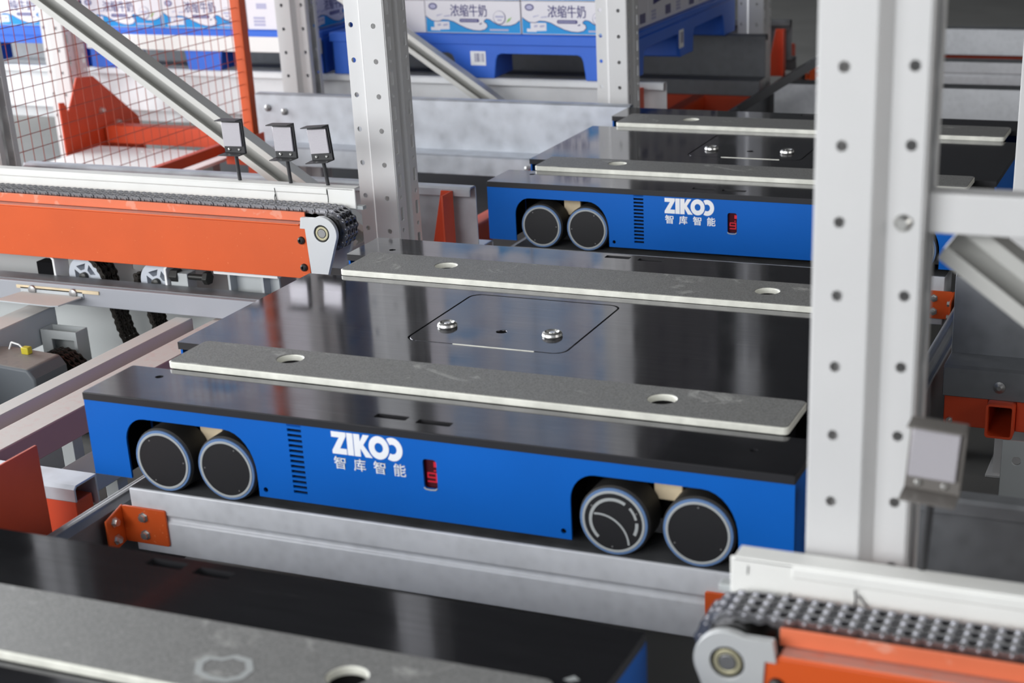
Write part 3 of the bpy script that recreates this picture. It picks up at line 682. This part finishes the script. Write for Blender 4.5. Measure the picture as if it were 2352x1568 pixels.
# stands, screw, sprockets and return chains below the left conveyor
def lug(x, w, label):
    t = thing('conveyor_stand', label, 'stand', (x, .990, 0), 'conveyor stands')
    MB().box(0, w, 0, .06, .036, .047).build('top_plate', 'plate_white', t, .001)
    for a in (.2, .72): MB().box(w * a, w * a + .006, .004, .056, -.10, .036).build('web', 'panel_grey', t, .0006)
    MB().box(w * .1, w * .9, .03, .036, -.10, .036).build('back_web', 'panel_grey', t, .0006)
    MB().box(w * .1, w * .9, .0, .07, FZ, -.10).build('stand_foot', 'panel_grey', t, .001)
    return t
lug(-.435, .165, 'white-topped conveyor stand under the orange beam near the end plate')
def zclip(x, s, label):
    t = thing('chain_clip', label, 'bracket', (x, .985, 0), 'white bent clips under the orange beam')
    MB().sheet([(-.05 * s, .045), (0, .045), (.006 * s, .038), (.006 * s, -.055)], .006 * s, 'y', 0, .05).build('bent_strip', 'plate_white', t, .0012)
    MB().box(min(0, -.045 * s), max(0, -.045 * s), .006, .04, -.055, .030).build('clip_block', 'dark' if s > 0 else 'panel_grey', t, .001)
    return t
zclip(-.878, 1, 'white bent clip under the orange beam beside the far chain wheel')
zclip(-.552, -1, 'white bent clip under the orange beam beside the tension bolt')
tb = thing('tension_bolt', 'black hexagon tension bolt under the orange conveyor beam', 'bolt', (-.54, 1.0, .022))
MB().lathe([(.007, 0), (.007, .075)], (0, 0, 0), 'x', 16).build('shank', 'blk_bolt', tb)
MB().lathe([(.016, 0), (.016, .012)], (.075, 0, 0), 'x', 6).build('head', 'blk_bolt', tb, .001)
MB().lathe([(.016, 0), (.016, .02)], (-.012, 0, 0), 'x', 6).build('nut', 'blk_bolt', tb, .001)
def chain_wheel(x, label):
    t = thing('idler_sprocket', label, 'sprocket', (x, 1.02, .0), 'pale chain wheels under the orange beam')
    hs = [[(.016 * math.cos(a + .25) , .016 * math.sin(a + .25)), (.031 * math.cos(a + .15), .031 * math.sin(a + .15)), (.031 * math.cos(a + 1.1), .031 * math.sin(a + 1.1)), (.016 * math.cos(a + 1.0), .016 * math.sin(a + 1.0))] for a in (0, 1.257, 2.513, 3.77, 5.026)]
    MB().flat(circ(0, 0, .045, 40), hs + [circ(0, 0, .008, 12)], .03, FR(0)).build('wheel', 'sprocket', t, .001)
    MB().lathe([(.010, 0), (.010, -.025), (.006, -.027)], (0, 0, 0), 'y', 18).build('axle', 'blk_bolt', t)
    return t
wl1 = chain_wheel(-.800, 'pale spoked chain wheel beside the longer hanging chain')
wl2 = chain_wheel(-.600, 'pale spoked chain wheel beside the tension bolt')
LK2 = [shared(link_mesh(True), 'outer_link', 'chain_oil'), shared(link_mesh(False), 'inner_link', 'chain_oil')]
def hang(pts, y, label):
    t = thing('drive_chain', label, 'chain', (0, y, 0), 'hanging drive chains')
    put_links(pts, t, 0, LK2); return t
hang([(-.775, .042), (-.748, .01), (-.742, -.04), (-.722, -.13), (-.665, -.24)], 1.005, 'long black drive chain hanging below the galvanised tube')
hang([(-.655, .012), (-.655, -.008), (-.645, -.03), (-.618, -.13), (-.58, -.22)], 1.005, 'shorter black drive chain hanging near the tension bolt')

# ------------------------------------------------------------------ white guards above the conveyors
def guard(xend, s, y, length, label):
    t = thing('chain_guard', label, 'guard', (xend, y, 0), 'white chain guards')
    X = lambda a, b: (min(a * s, b * s), max(a * s, b * s))
    z0, z1 = .183, .2265
    MB().box(*X(-length, 0), 0, .004, z0, z1).build('face_plate', 'guard', t, .0025, seg=3)
    MB().prism([(-.0025, z1 - .014), (.001, z1 - .017), (.001, z1 - .001), (-.0025, z1 - .003)], 'x', *X(-length, -.068)).build('upper_bead', 'guard', t, .001)
    MB().box(*X(-length, -.004), 0, .030, z1 - .004, z1).build('top_flange', 'guard', t, .001)
    MB().box(*X(-length, .014), .004, .020, z0 - .002, z0 + .006).build('bottom_flange', 'panel_grey', t, .001)
    MB().cyl((s * -.066, -.0006, z0 + .008), 'y', .0016, .001, 8).build('punch_mark', 'pen', t)
    return t
gL = guard(-.100, 1, 1.060, 1.5, 'white chain guard above the orange conveyor with three reflectors behind it')
gR = guard(1.168, -1, -.400, 1.2, 'blurred white chain guard with pen marks in front of the large upright')
def pen(parent, pts, r=.0008, y=-.0006):
    MB().tube([(a, y, b) for a, b in pts], r, 6).build('pen_mark', 'pen', parent)
pen(gL, [(-.197, .2195), (-.196, .208), (-.199, .199), (-.198, .191), (-.1945, .1865), (-.193, .192), (-.1955, .199), (-.196, .206)], y=-.0030)
pen(gL, [(-.0675, .222), (-.0668, .213), (-.0665, .200), (-.0672, .194)])
pen(gL, [(-.0735, .2195), (-.0705, .2195), (-.0713, .2165)], .0006); pen(gL, [(-.0722, .2145), (-.0722, .2135)], .0008)
pen(gR, [(.135, .2085), (.136, .199), (.1355, .188)], .0010, -.0030); pen(gR, [(.139, .203), (.144, .196), (.149, .191)], .0009, -.0030)
pen(gR, [(.020, .218), (.0195, .208)], .0006)

# ------------------------------------------------------------------ retro reflectors on stems
def reflector(x, y, zb, tilt, label, mat='refl_frame', lean=0, rot=0, stem=.085, big=1.0):
    t = thing('reflector', label, 'reflector', (x, y, zb), 'retro reflectors on stems')
    t.rotation_euler = (0, tilt, rot)
    MB().tube([(-lean, .004, -.012), (0, 0, stem)], .0042 * big, 10).build('stem', 'refl_frame', t)
    w, h = .027 * big, .072 * big; b0 = stem
    br = MB().box(-w, w, 0, .0025, b0, b0 + h).box(-w, w, -.030 * big, .0025, b0 - .002, b0).box(-w, w, -.026 * big, .0025, b0 + h, b0 + h + .002).box(w - .002, w, -.004, 0, b0, b0 + h).build('bracket', mat, t, .0006)
    MB().box(-w * .90, w * .80, -.006, 0, b0 + h * .20, b0 + h * .92).build('reflector_tile', 'retro', t, .001)
    for a in (-.52, .42): MB().lathe([(.0034 * big, 0), (.0034 * big, -.002), (.0018 * big, -.0035)], (a * w, 0, b0 + h * .10), 'y', 12).build('screw', 'chrome', t)
    return t
reflector(-.398, 1.078, .2045, -.02, 'reflector on stem at the mesh fence end of the row of three', stem=.083)
reflector(-.268, 1.078, .2045, -.03, 'middle reflector on stem in the row of three', stem=.078)
reflector(-.174, 1.078, .2045, -.09, 'tilted reflector on stem next to the tall perforated upright', stem=.077)
reflector(1.364, -.372, .2045, .06, 'large blurred reflector on stem beside the front upright', 'frame_grey', stem=.112, big=1.04)

# ------------------------------------------------------------------ frame work left of the shuttle
tb2 = thing('conveyor_tube', 'dusty galvanised tube crossing in front of the hanging chains', 'beam', (0, .93, 0))
MB().box(-1.6, -.17, 0, .058, -.046, .0).build('tube_body', 'tube', tb2, .002)
MB().box(-1.6, -.17, .012, .058, -.0005, .0022).build('top_strip', 'galv_dull_shaded', tb2, .0006)
pl = thing('sensor_plate', 'small dusty steel plate bolted to the galvanised tube', 'plate', (-.835, .93, -.024))
MB().flat([(-.085, 0), (.08, 0), (.085, -.01), (.075, -.078), (.060, -.085), (-.095, -.080), (-.10, -.072)], [], .003, UP(0)).build('tongue', 'beam', pl, .0006)
MB().box(-.09, .085, -.0035, 0, -.004, .012).build('upright_flange', 'beam', pl, .0006)
for x in (-.055, .060): MB().lathe([(.011, 0), (.010, -.004), (.004, -.006)], (x, -.0035, .007), 'y', 20).build('bolt', 'steel', pl)
ws = MB().box(-.936, -.705, .9265, .9299, -.016, -.008).build('wood_strip', 'wood', None, .0008); tag(ws, 'thin pale wooden strip along the galvanised tube', 'strip')
def beam(name, x0, x1, y0, y1, z0, z1, mat, label):
    o = MB().box(x0, x1, y0, y1, z0, z1).build(name, mat, None, .0025); return tag(o, label, 'beam', 'grey frame beams beside the shuttle')
beam('frame_beam', -.505, -.462, -.6, .93, -.092, -.050, 'beam', 'slim grey frame beam with dusty top next to the gear motor')
beam('frame_beam', -.412, -.340, -.6, 1.3, -.105, -.050, 'beam_red', 'wide frame beam with dusty top and rose side beside the blue corner')
beam('frame_beam', -.345, -.27, -.1, .9, -.185, -.145, 'beam', 'low grey frame beam below the rose-sided beam')
beam('frame_beam', -.90, -.832, .2, .925, -.125, -.050, 'beam', 'short grey frame beam under the sensor plate')
FT = {(-.49, .5): 'grey foot under the slim frame beam beside the gear motor', (-.38, .75): 'grey foot under the rose-sided beam near the hanging chains', (-.38, 0.0): 'grey foot under the rose-sided beam near the end stop plate', (-.49, -.3): 'grey foot under the near end of the slim frame beam', (-.87, .3): 'grey foot under the short beam of the sensor plate', (-.31, .4): 'grey foot under the low frame beam'}
for x, y in ((-.49, .5), (-.38, .75), (-.38, 0.0), (-.49, -.3), (-.87, .3), (-.31, .4)):
    o = MB().box(x - .015, x + .015, y, y + .03, FZ, -.09 if x < -.35 else -.185).build('frame_foot', 'panel_grey', None, .001); tag(o, FT[(x, y)], 'post', 'feet of the frame beams')
gp = MB().flat([(-1.5, FZ + .004), (-.30, FZ + .004), (-.30, .03), (-1.5, .03)], [rrect(-.745, -.66, -.01, .022, .006, 3), circ(-.95, .012, .006, 10)], .004, FR(1.11)).build('side_panel_sheet', 'panel_grey', None, .001)
tag(gp, 'grey sheet panel behind the hanging drive chains', 'panel')
cb = thing('sensor_box', 'grey box with square opening behind the gear motor', 'box', (-.770, .80, 0))
MB().flat([(-.058, -.19), (.04, -.19), (.04, -.085), (-.058, -.085)], [[(-.03, -.175), (.032, -.175), (.032, -.105), (-.03, -.105)], circ(-.045, -.145, .006, 10)], .003, FR(.06)).build('front', 'panel_grey', cb, .0006)
MB().box(-.058, -.055, .06, .10, FZ, -.085).box(.037, .04, .06, .10, FZ, -.085).box(-.058, .04, .097, .10, FZ, -.085).build('shell', 'panel_grey', cb, .0006)
mo = thing('gear_motor', 'dusty grey gear motor with red cap behind the slim frame beam', 'motor', (-.725, .615, 0))
MB().prism([(-.16, -.24), (.06, -.24), (.075, -.22), (.075, -.105), (.06, -.085), (-.06, -.078), (-.16, -.085)], 'y', 0, .11).build('terminal_box', 'motor', mo, .006, seg=3)
MB().lathe([(.05, 0), (.085, .01), (.085, .17), (.07, .19)], (-.11, -.12, -.225), 'y', 26).build('motor_body', 'motor', mo)
for k in range(5): MB().ring((-.11, -.10 + k * .03, -.225), 'y', .08, .094, .008, 26).build('cooling_fin', 'motor', mo)
MB().lathe([(.010, 0), (.010, .008), (.006, .012)], (.075, .05, -.150), 'x', 16).build('cap', 'red_cap', mo)
MB().box(-.015, .004, .075, .09, -.082, -.066).build('warning_tag', 'yellow', mo, .002)
MB().tube([(-.06, .09, -.08), (-.05, .09, -.062), (-.03, .09, -.066), (-.015, .09, -.08)], .002, 8).build('cable', 'plate_white', mo)
MB().box(-.16, .05, .0, .14, FZ, -.24).build('motor_mount', 'panel_grey', mo, .002)
cw = thing('drive_sprocket', 'black oily drive sprocket wrapped in chain behind the gear motor', 'sprocket', (-.735, .80, -.175))
MB().cyl((0, -.02, 0), 'y', .055, .04, 30).build('wheel', 'chain_oil', cw)
pth = [(.062 * math.cos(a), .062 * math.sin(a)) for a in [math.radians(200 - i * 11.5) for i in range(24)]]
put_links(pth, cw, -.02, LK2)
MB().cyl((0, -.04, 0), 'y', .012, .05, 14).build('shaft', 'steel', cw)

op = thing('end_stop_plate', 'dark orange end stop plate beside the blue corner of the shuttle', 'plate', (-.10, -.20, 0))
MB().flat([(-.25, -.17), (.188, -.17), (.188, .055), (-.25, .052)], [], .005, SD(0)).build('stop_plate', 'orange_red', op, .001)
MB().box(-.06, -.0025, .150, .185, FZ, .0).build('stop_post', 'orange_red', op, .001)
lg = thing('ledge_rail', 'short galvanised ledge rail ending beside the blue corner', 'rail', (0, .055, 0))
MB().sheet([(0, -.075), (0, -.052), (.006, -.046), (.06, -.046), (.06, -.10)], -.004, 'x', -.9, -.098).build('ledge', 'galv', lg, .0012)
ob = MB().box(-.26, -.105, .062, .105, -.16, -.0765).build('orange_block', 'orange_red', None, .002); tag(ob, 'orange bearer block under the galvanised ledge rail', 'block')
for x in (-.25, -.13): MB().box(x, x + .02, .07, .1, FZ, -.16).build('block_foot', 'panel_grey', ob)

# ------------------------------------------------------------------ orange mesh fence
mf = thing('mesh_fence', 'orange welded mesh fence panel behind the diagonal brace', 'fence', (-1.335, 0, 0))
MB().box(-.018, .018, 2.54, 2.575, FZ, 1.6).build('fence_post', 'orange', mf, .002)
MB().box(-.018, .018, 1.375, 1.405, FZ, 1.6).build('fence_post', 'orange_red', mf, .002)
MB().box(-.012, .012, 1.405, 2.54, -.02, .012).build('bottom_bar', 'orange_red', mf, .002)
MB().box(-.012, .012, 1.405, 2.54, 1.57, 1.6).build('top_bar', 'orange_red', mf, .002)
wv = MB().cyl((0, 0, .012), 'z', .0011, 1.56, 6); wvm = shared(wv, 'wire', 'mesh_wire')
wh = MB().cyl((0, 1.405, 0), 'y', .0011, 1.135, 6); whm = shared(wh, 'wire', 'mesh_wire')
for k in range(28):
    o = bpy.data.objects.new('wire', wvm); COL.objects.link(o); o.parent = mf; o.location = (0, 1.44 + k * .0395, 0)
for k in range(38):
    o = bpy.data.objects.new('wire', whm); COL.objects.link(o); o.parent = mf; o.location = (.003, 0, .05 + k * .0395)
wp = MB().flat([(-1.93, 1.85), (-1.37, 1.85), (-1.37, 2.53), (-1.93, 2.53)], [circ(-1.72, 2.47, .010, 12), circ(-1.68, 2.48, .010, 12)], .01, UP(-.055)).build('white_deck', 'plate_white', None, .002)
tag(wp, 'white steel deck plate behind the orange mesh fence', 'plate')
for x in (-1.9, -1.46):
    for y in (1.9, 2.44): MB().box(x, x + .04, y, y + .04, FZ, -.06).build('deck_leg', 'panel_grey', wp)
ba = MB().box(-1.95, -1.36, 2.60, 2.65, -.055, .005).build('support_beam', 'orange_red', None, .002); tag(ba, 'dark orange beam joining the gusset behind the mesh fence', 'beam', 'orange support beams')
fb = thing('corner_bracket', 'orange folded bracket at the foot of the mesh fence post', 'bracket', (-1.268, 2.365, 0))
MB().prism([(-.045, -.05), (.07, -.05), (.07, .045), (-.01, .035), (-.045, .0)], 'y', 0, .005).box(.066, .07, 0, .055, -.05, .045).build('folded_plate', 'orange_red', fb, .001)
MB().box(.03, .06, .005, .05, FZ, -.05).build('bracket_foot', 'orange_red', fb, .001)

# ------------------------------------------------------------------ blue plastic pallets
def pallet(x0, x1, y0, y1, z, label, board):
    t = thing('plastic_pallet', label, 'pallet', (x0, y0, z), 'blue plastic pallets')
    w, d = x1 - x0, y1 - y0
    MB().box(0, w, 0, d, .118, .138).build('deck', 'pallet', t, .004)
    xs = [(0, .14), (w / 2 - .075, w / 2 + .075), (w - .15, w)]; ys = [(0, .15), (d / 2 - .08, d / 2 + .08), (d - .15, d)]
    def skirt(L, legs):
        p = [(0, .118)]; p = []
        for i, (a, b) in enumerate(legs):
            p += [(a + (.008 if i else 0), 0), (b - (.008 if i < 2 else 0), 0)]
            if i < 2:
                n = legs[i + 1][0]
                p += [(b, .058), (b + .006, .072), (b + .02, .078), (n - .02, .078), (n - .006, .072), (n, .058)]
        return p + [(L, .118), (0, .118)]
    for y in (.004, d - .004): MB().flat(skirt(w, xs), [], .008, FR(y)).build('skirt', 'pallet', t, .003)
    for x in (.004, w - .004): MB().flat(skirt(d, ys), [], .008, SD(x)).build('skirt', 'pallet', t, .003)
    for a, b in xs:
        for c, e in ys: MB().box(a + .006, b - .006, c + .006, e - .006, .001, .118).build('foot_block', 'pallet', t, .005)
    MB().box(-.004, w + .004, -.006, -.0002, .106, .136).build('deck_lip', 'pallet', t, .002)
    if board: MB().box(.0, w, -.012, -.0062, .066, .118).build('edge_board', 'plate_white', t, .003)['label'] = 'pale edge board'
    return t
def barcode(parent, x, y, z, w, h, plane):
    lab = MB().flat(rrect(x, x + w, z, z + h, .002, 2), [], .0006, plane).build('barcode_label', 'white', parent)
    g = MB(); u = x + w * .28
    while u < x + w * .85:
        bw = random.choice((.0008, .0016, .0024)); g.flat([(u, z + h * .25), (u + bw, z + h * .25), (u + bw, z + h * .85), (u, z + h * .85)], [], .0009, plane); u += bw + random.choice((.0012, .002, .003))
    g.build('barcode_bars', 'navy', lab, smooth=False)
PZ = .1518
p1 = pallet(-1.20, -.150, 2.885, 4.05, PZ - .0015, 'blue plastic pallet with barcode label under the right carton stack', False)
barcode(p1, .51, 0, .040, .054, .045, FR(-.0008)); barcode(p1, .50, 0, .030, .05, .06, SD(1.0508))
p2 = pallet(-2.195, -1.235, 2.885, 4.05, PZ - .0015, 'blue plastic pallet with pale edge board behind the mesh fence', True)

p3 = pallet(-3.25, -2.215, 2.885, 4.05, PZ - .0015, 'blue plastic pallet beyond the white upright seen through the mesh', False)

# ------------------------------------------------------------------ milk cartons
CW, CD, CH = .335, .25, .101
def make_carton():
    t = thing('milk_carton', '', 'carton')
    MB().box(0, CW, 0, CD, 0, CH).build('box', 'card', t, .0015)
    Z = lambda d: FR(-.0002 - d)
    # cyan field below a wave that swoops to a curl
    k = CH / .101
    wave = [(.002, .052), (.010, .046), (.024, .038), (.045, .036), (.062, .042), (.080, .041), (.100, .036), (.120, .026), (.145, .016), (.170, .010), (.193, .009), (.210, .013), (.219, .022), (.217, .031), (.208, .036), (.208, .040), (.216, .0455), (.228, .044), (.240, .036), (.255, .028), (.275, .025), (.300, .026), (.318, .032), (.333, .043)]
    MB().flat([(.002, .0025)] + wave + [(.333, .0025)], [], .0003, Z(0)).build('cyan_wave', 'cyan', t, smooth=False)
    MB().tube([(a, -.0004, b) for a, b in wave], .0011, 5).build('wave_outline', 'navy', t)
    vs, fs = text2d('浓缩牛奶', .04, .0003); vs = fit(vs, .090, .218, .052, .090)
    tm = MB().add([(a, -.0004 + w, b) for a, b, w in vs], fs).add([(a + .0009, -.0004 + w, b) for a, b, w in vs], fs)
    tm.build('title', 'navy', t, smooth=False)
    el = lambda cx, cy, a, b, n=24: [(cx + a * math.cos(2 * math.pi * i / n), cy + b * math.sin(2 * math.pi * i / n)) for i in range(n)]
    ov = MB().flat(el(.028, .083, .0155, .0105), [], .0003, Z(0)).build('oval_logo', 'navy', t, smooth=False)
    MB().flat(el(.028, .083, .0115, .0070), [], .0003, Z(.0003)).build('oval_centre', 'lilac', ov, smooth=False)
    MB().flat(rrect(.121, .190, .0345, .0455, .0045, 3), [], .0003, Z(.0004)).build('subtitle_bar', 'navy', t, smooth=False)
    g = MB()
    for q in range(9): g.flat([(.126 + q * .0066, .038), (.1305 + q * .0066, .038), (.1305 + q * .0066, .042), (.126 + q * .0066, .042)], [], .0003, Z(.0007))
    g.build('subtitle_text', 'lilac', t, smooth=False)
    bd = MB().flat(el(.262, .050, .0215, .0215), [], .0003, Z(.0003)).build('badge', 'navy', t, smooth=False)
    MB().flat(el(.2615, .0508, .0198, .0198), [], .0003, Z(.0006)).build('badge_face', 'card', bd, smooth=False)
    MB().flat([(.248, .050), (.277, .050), (.277, .056), (.248, .056)], [], .0003, Z(.0009)).flat([(.255, .040), (.270, .040), (.270, .045), (.255, .045)], [], .0003, Z(.0009)).build('badge_text', 'lilac', bd, smooth=False)
    MB().flat([(.284, .034), (.296, .040), (.305, .052), (.292, .046)], [], .0003, Z(.0006)).build('green_leaf', 'green', t, smooth=False)
    MB().flat([(.030, .010), (.084, .012), (.084, .036), (.030, .036)], [], .0003, Z(.0003)).flat([(.017, .008), (.05, .008), (.05, .018), (.017, .018)], [], .0003, Z(.0004)).build('splash_panel', 'card', t, smooth=False)
    MB().flat([(.04, .052), (.06, .058), (.06, .060), (.04, .056)], [], .0003, Z(.0003)).flat([(.066, .054), (.088, .057), (.088, .053), (.066, .051)], [], .0003, Z(.0003)).flat([(.042, .022), (.054, .024), (.054, .030), (.042, .028)], [], .0003, Z(.0007)).flat([(.062, .022), (.078, .024), (.078, .030), (.062, .028)], [], .0003, Z(.0007)).build('splash_text', 'lilac', t, smooth=False)
    MB().flat([(.226, .009), (.292, .009), (.292, .015), (.226, .015)], [], .0003, Z(.0003)).build('net_weight_text', 'lilac', t, smooth=False)
    MB().flat([(.190, .030), (.199, .034), (.200, .031), (.193, .0275)], [], .0003, Z(.0005)).build('drop_mark', 'navy', t, smooth=False)
    # end panel print
    E_ = SD(CW + .0003); E2 = SD(-.0003)
    MB().flat([(.05, .058), (.13, .064), (.13, .080), (.05, .074)], [], .0003, E_).build('end_label', 'navy', t, smooth=False)
    MB().flat([(.17, .068), (.21, .068), (.21, .086), (.17, .086)], [], .0003, E2).build('end_stamp', 'lilac', t, smooth=False)
    g = MB(); g2 = MB()
    for q in range(3): g.flat([(.03, .012 + q * .011), (.075, .012 + q * .011), (.075, .020 + q * .011), (.03, .020 + q * .011)], [], .0003, E_); g2.flat([(.18, .012 + q * .011), (.225, .012 + q * .011), (.225, .020 + q * .011), (.18, .020 + q * .011)], [], .0003, E2)
    g.build('end_text', 'lilac', t, smooth=False); g2.build('end_table', 'lilac', t, smooth=False)
    g = MB()
    for q in range(14): g.flat([(.17 + q * .004, .012), (.172 + q * .004, .012), (.172 + q * .004, .042), (.17 + q * .004, .042)], [], .0003, E_)
    g.build('end_barcode', 'navy', t, smooth=False)
    return t
proto = make_carton(); used = [False]
def carton(x, y, z, rot, label, lean):
    if lean:      # upper layers, outside the frame: box, wave and title only
        o = bpy.data.objects.new('milk_carton', None); COL.objects.link(o)
        for ch in proto.children:
            if ch.name.split('.')[0] in ('box', 'cyan_wave', 'title', 'end_label'): copy_tree(ch, o)
    else:
        o = proto if not used[0] else copy_tree(proto); used[0] = True
    o.rotation_euler = (0, 0, math.pi / 2 if rot else 0); o.location = (x + (CD if rot else 0), y, z)
    return tag(o, label, 'carton', 'milk cartons on the blue pallets')
vs, fs = text2d('纯牛奶', .04, .0003); vs = fit(vs, .095, .205, .052, .090)
title2 = shared(MB().add([(a, -.0004 + w, b) for a, b, w in vs], fs).add([(a + .0009, -.0004 + w, b) for a, b, w in vs], fs), 'title', 'navy')
names = ['lowest', 'second', 'third', 'fourth', 'fifth', 'sixth', 'seventh', 'eighth', 'ninth', 'tenth', 'eleventh', 'topmost']
for lay in range(12):
    z = PZ + .1375 + lay * .1025; N = names[lay]; q = lay > 2
    carton(-.846, 2.892, z, False, f'white and cyan milk carton, {N} layer, middle of the barcode pallet front', q)
    carton(-.507, 2.892, z, False, f'white and cyan milk carton, {N} layer, barcode pallet corner by the upright', q)
    carton(-1.098, 2.892, z, True, f'milk carton showing its plain end, {N} layer on the barcode pallet', q)
    for k, w in enumerate(('first', 'second', 'third')):
        carton(-.507, 2.892 + (k + 1) * .2515, z, False, f'blue-labelled milk carton end, {N} layer, {w} behind the barcode pallet corner', q)
    carton(-2.205, 2.892, z, False, f'white and cyan milk carton, {N} layer, edge-board pallet, outer corner', q)
    carton(-1.866, 2.892, z, False, f'white and cyan milk carton, {N} layer, edge-board pallet, nearest the fence post', q)
    carton(-1.524, 2.892, z, True, f'milk carton showing its printed end, {N} layer, edge-board pallet', q)
    c3 = carton(-2.62, 2.892, z, False, f'white and cyan milk carton, {N} layer, pallet beyond the white upright', q)
    for ch in c3.children:
        if ch.name.split('.')[0] == 'title': ch.data = title2
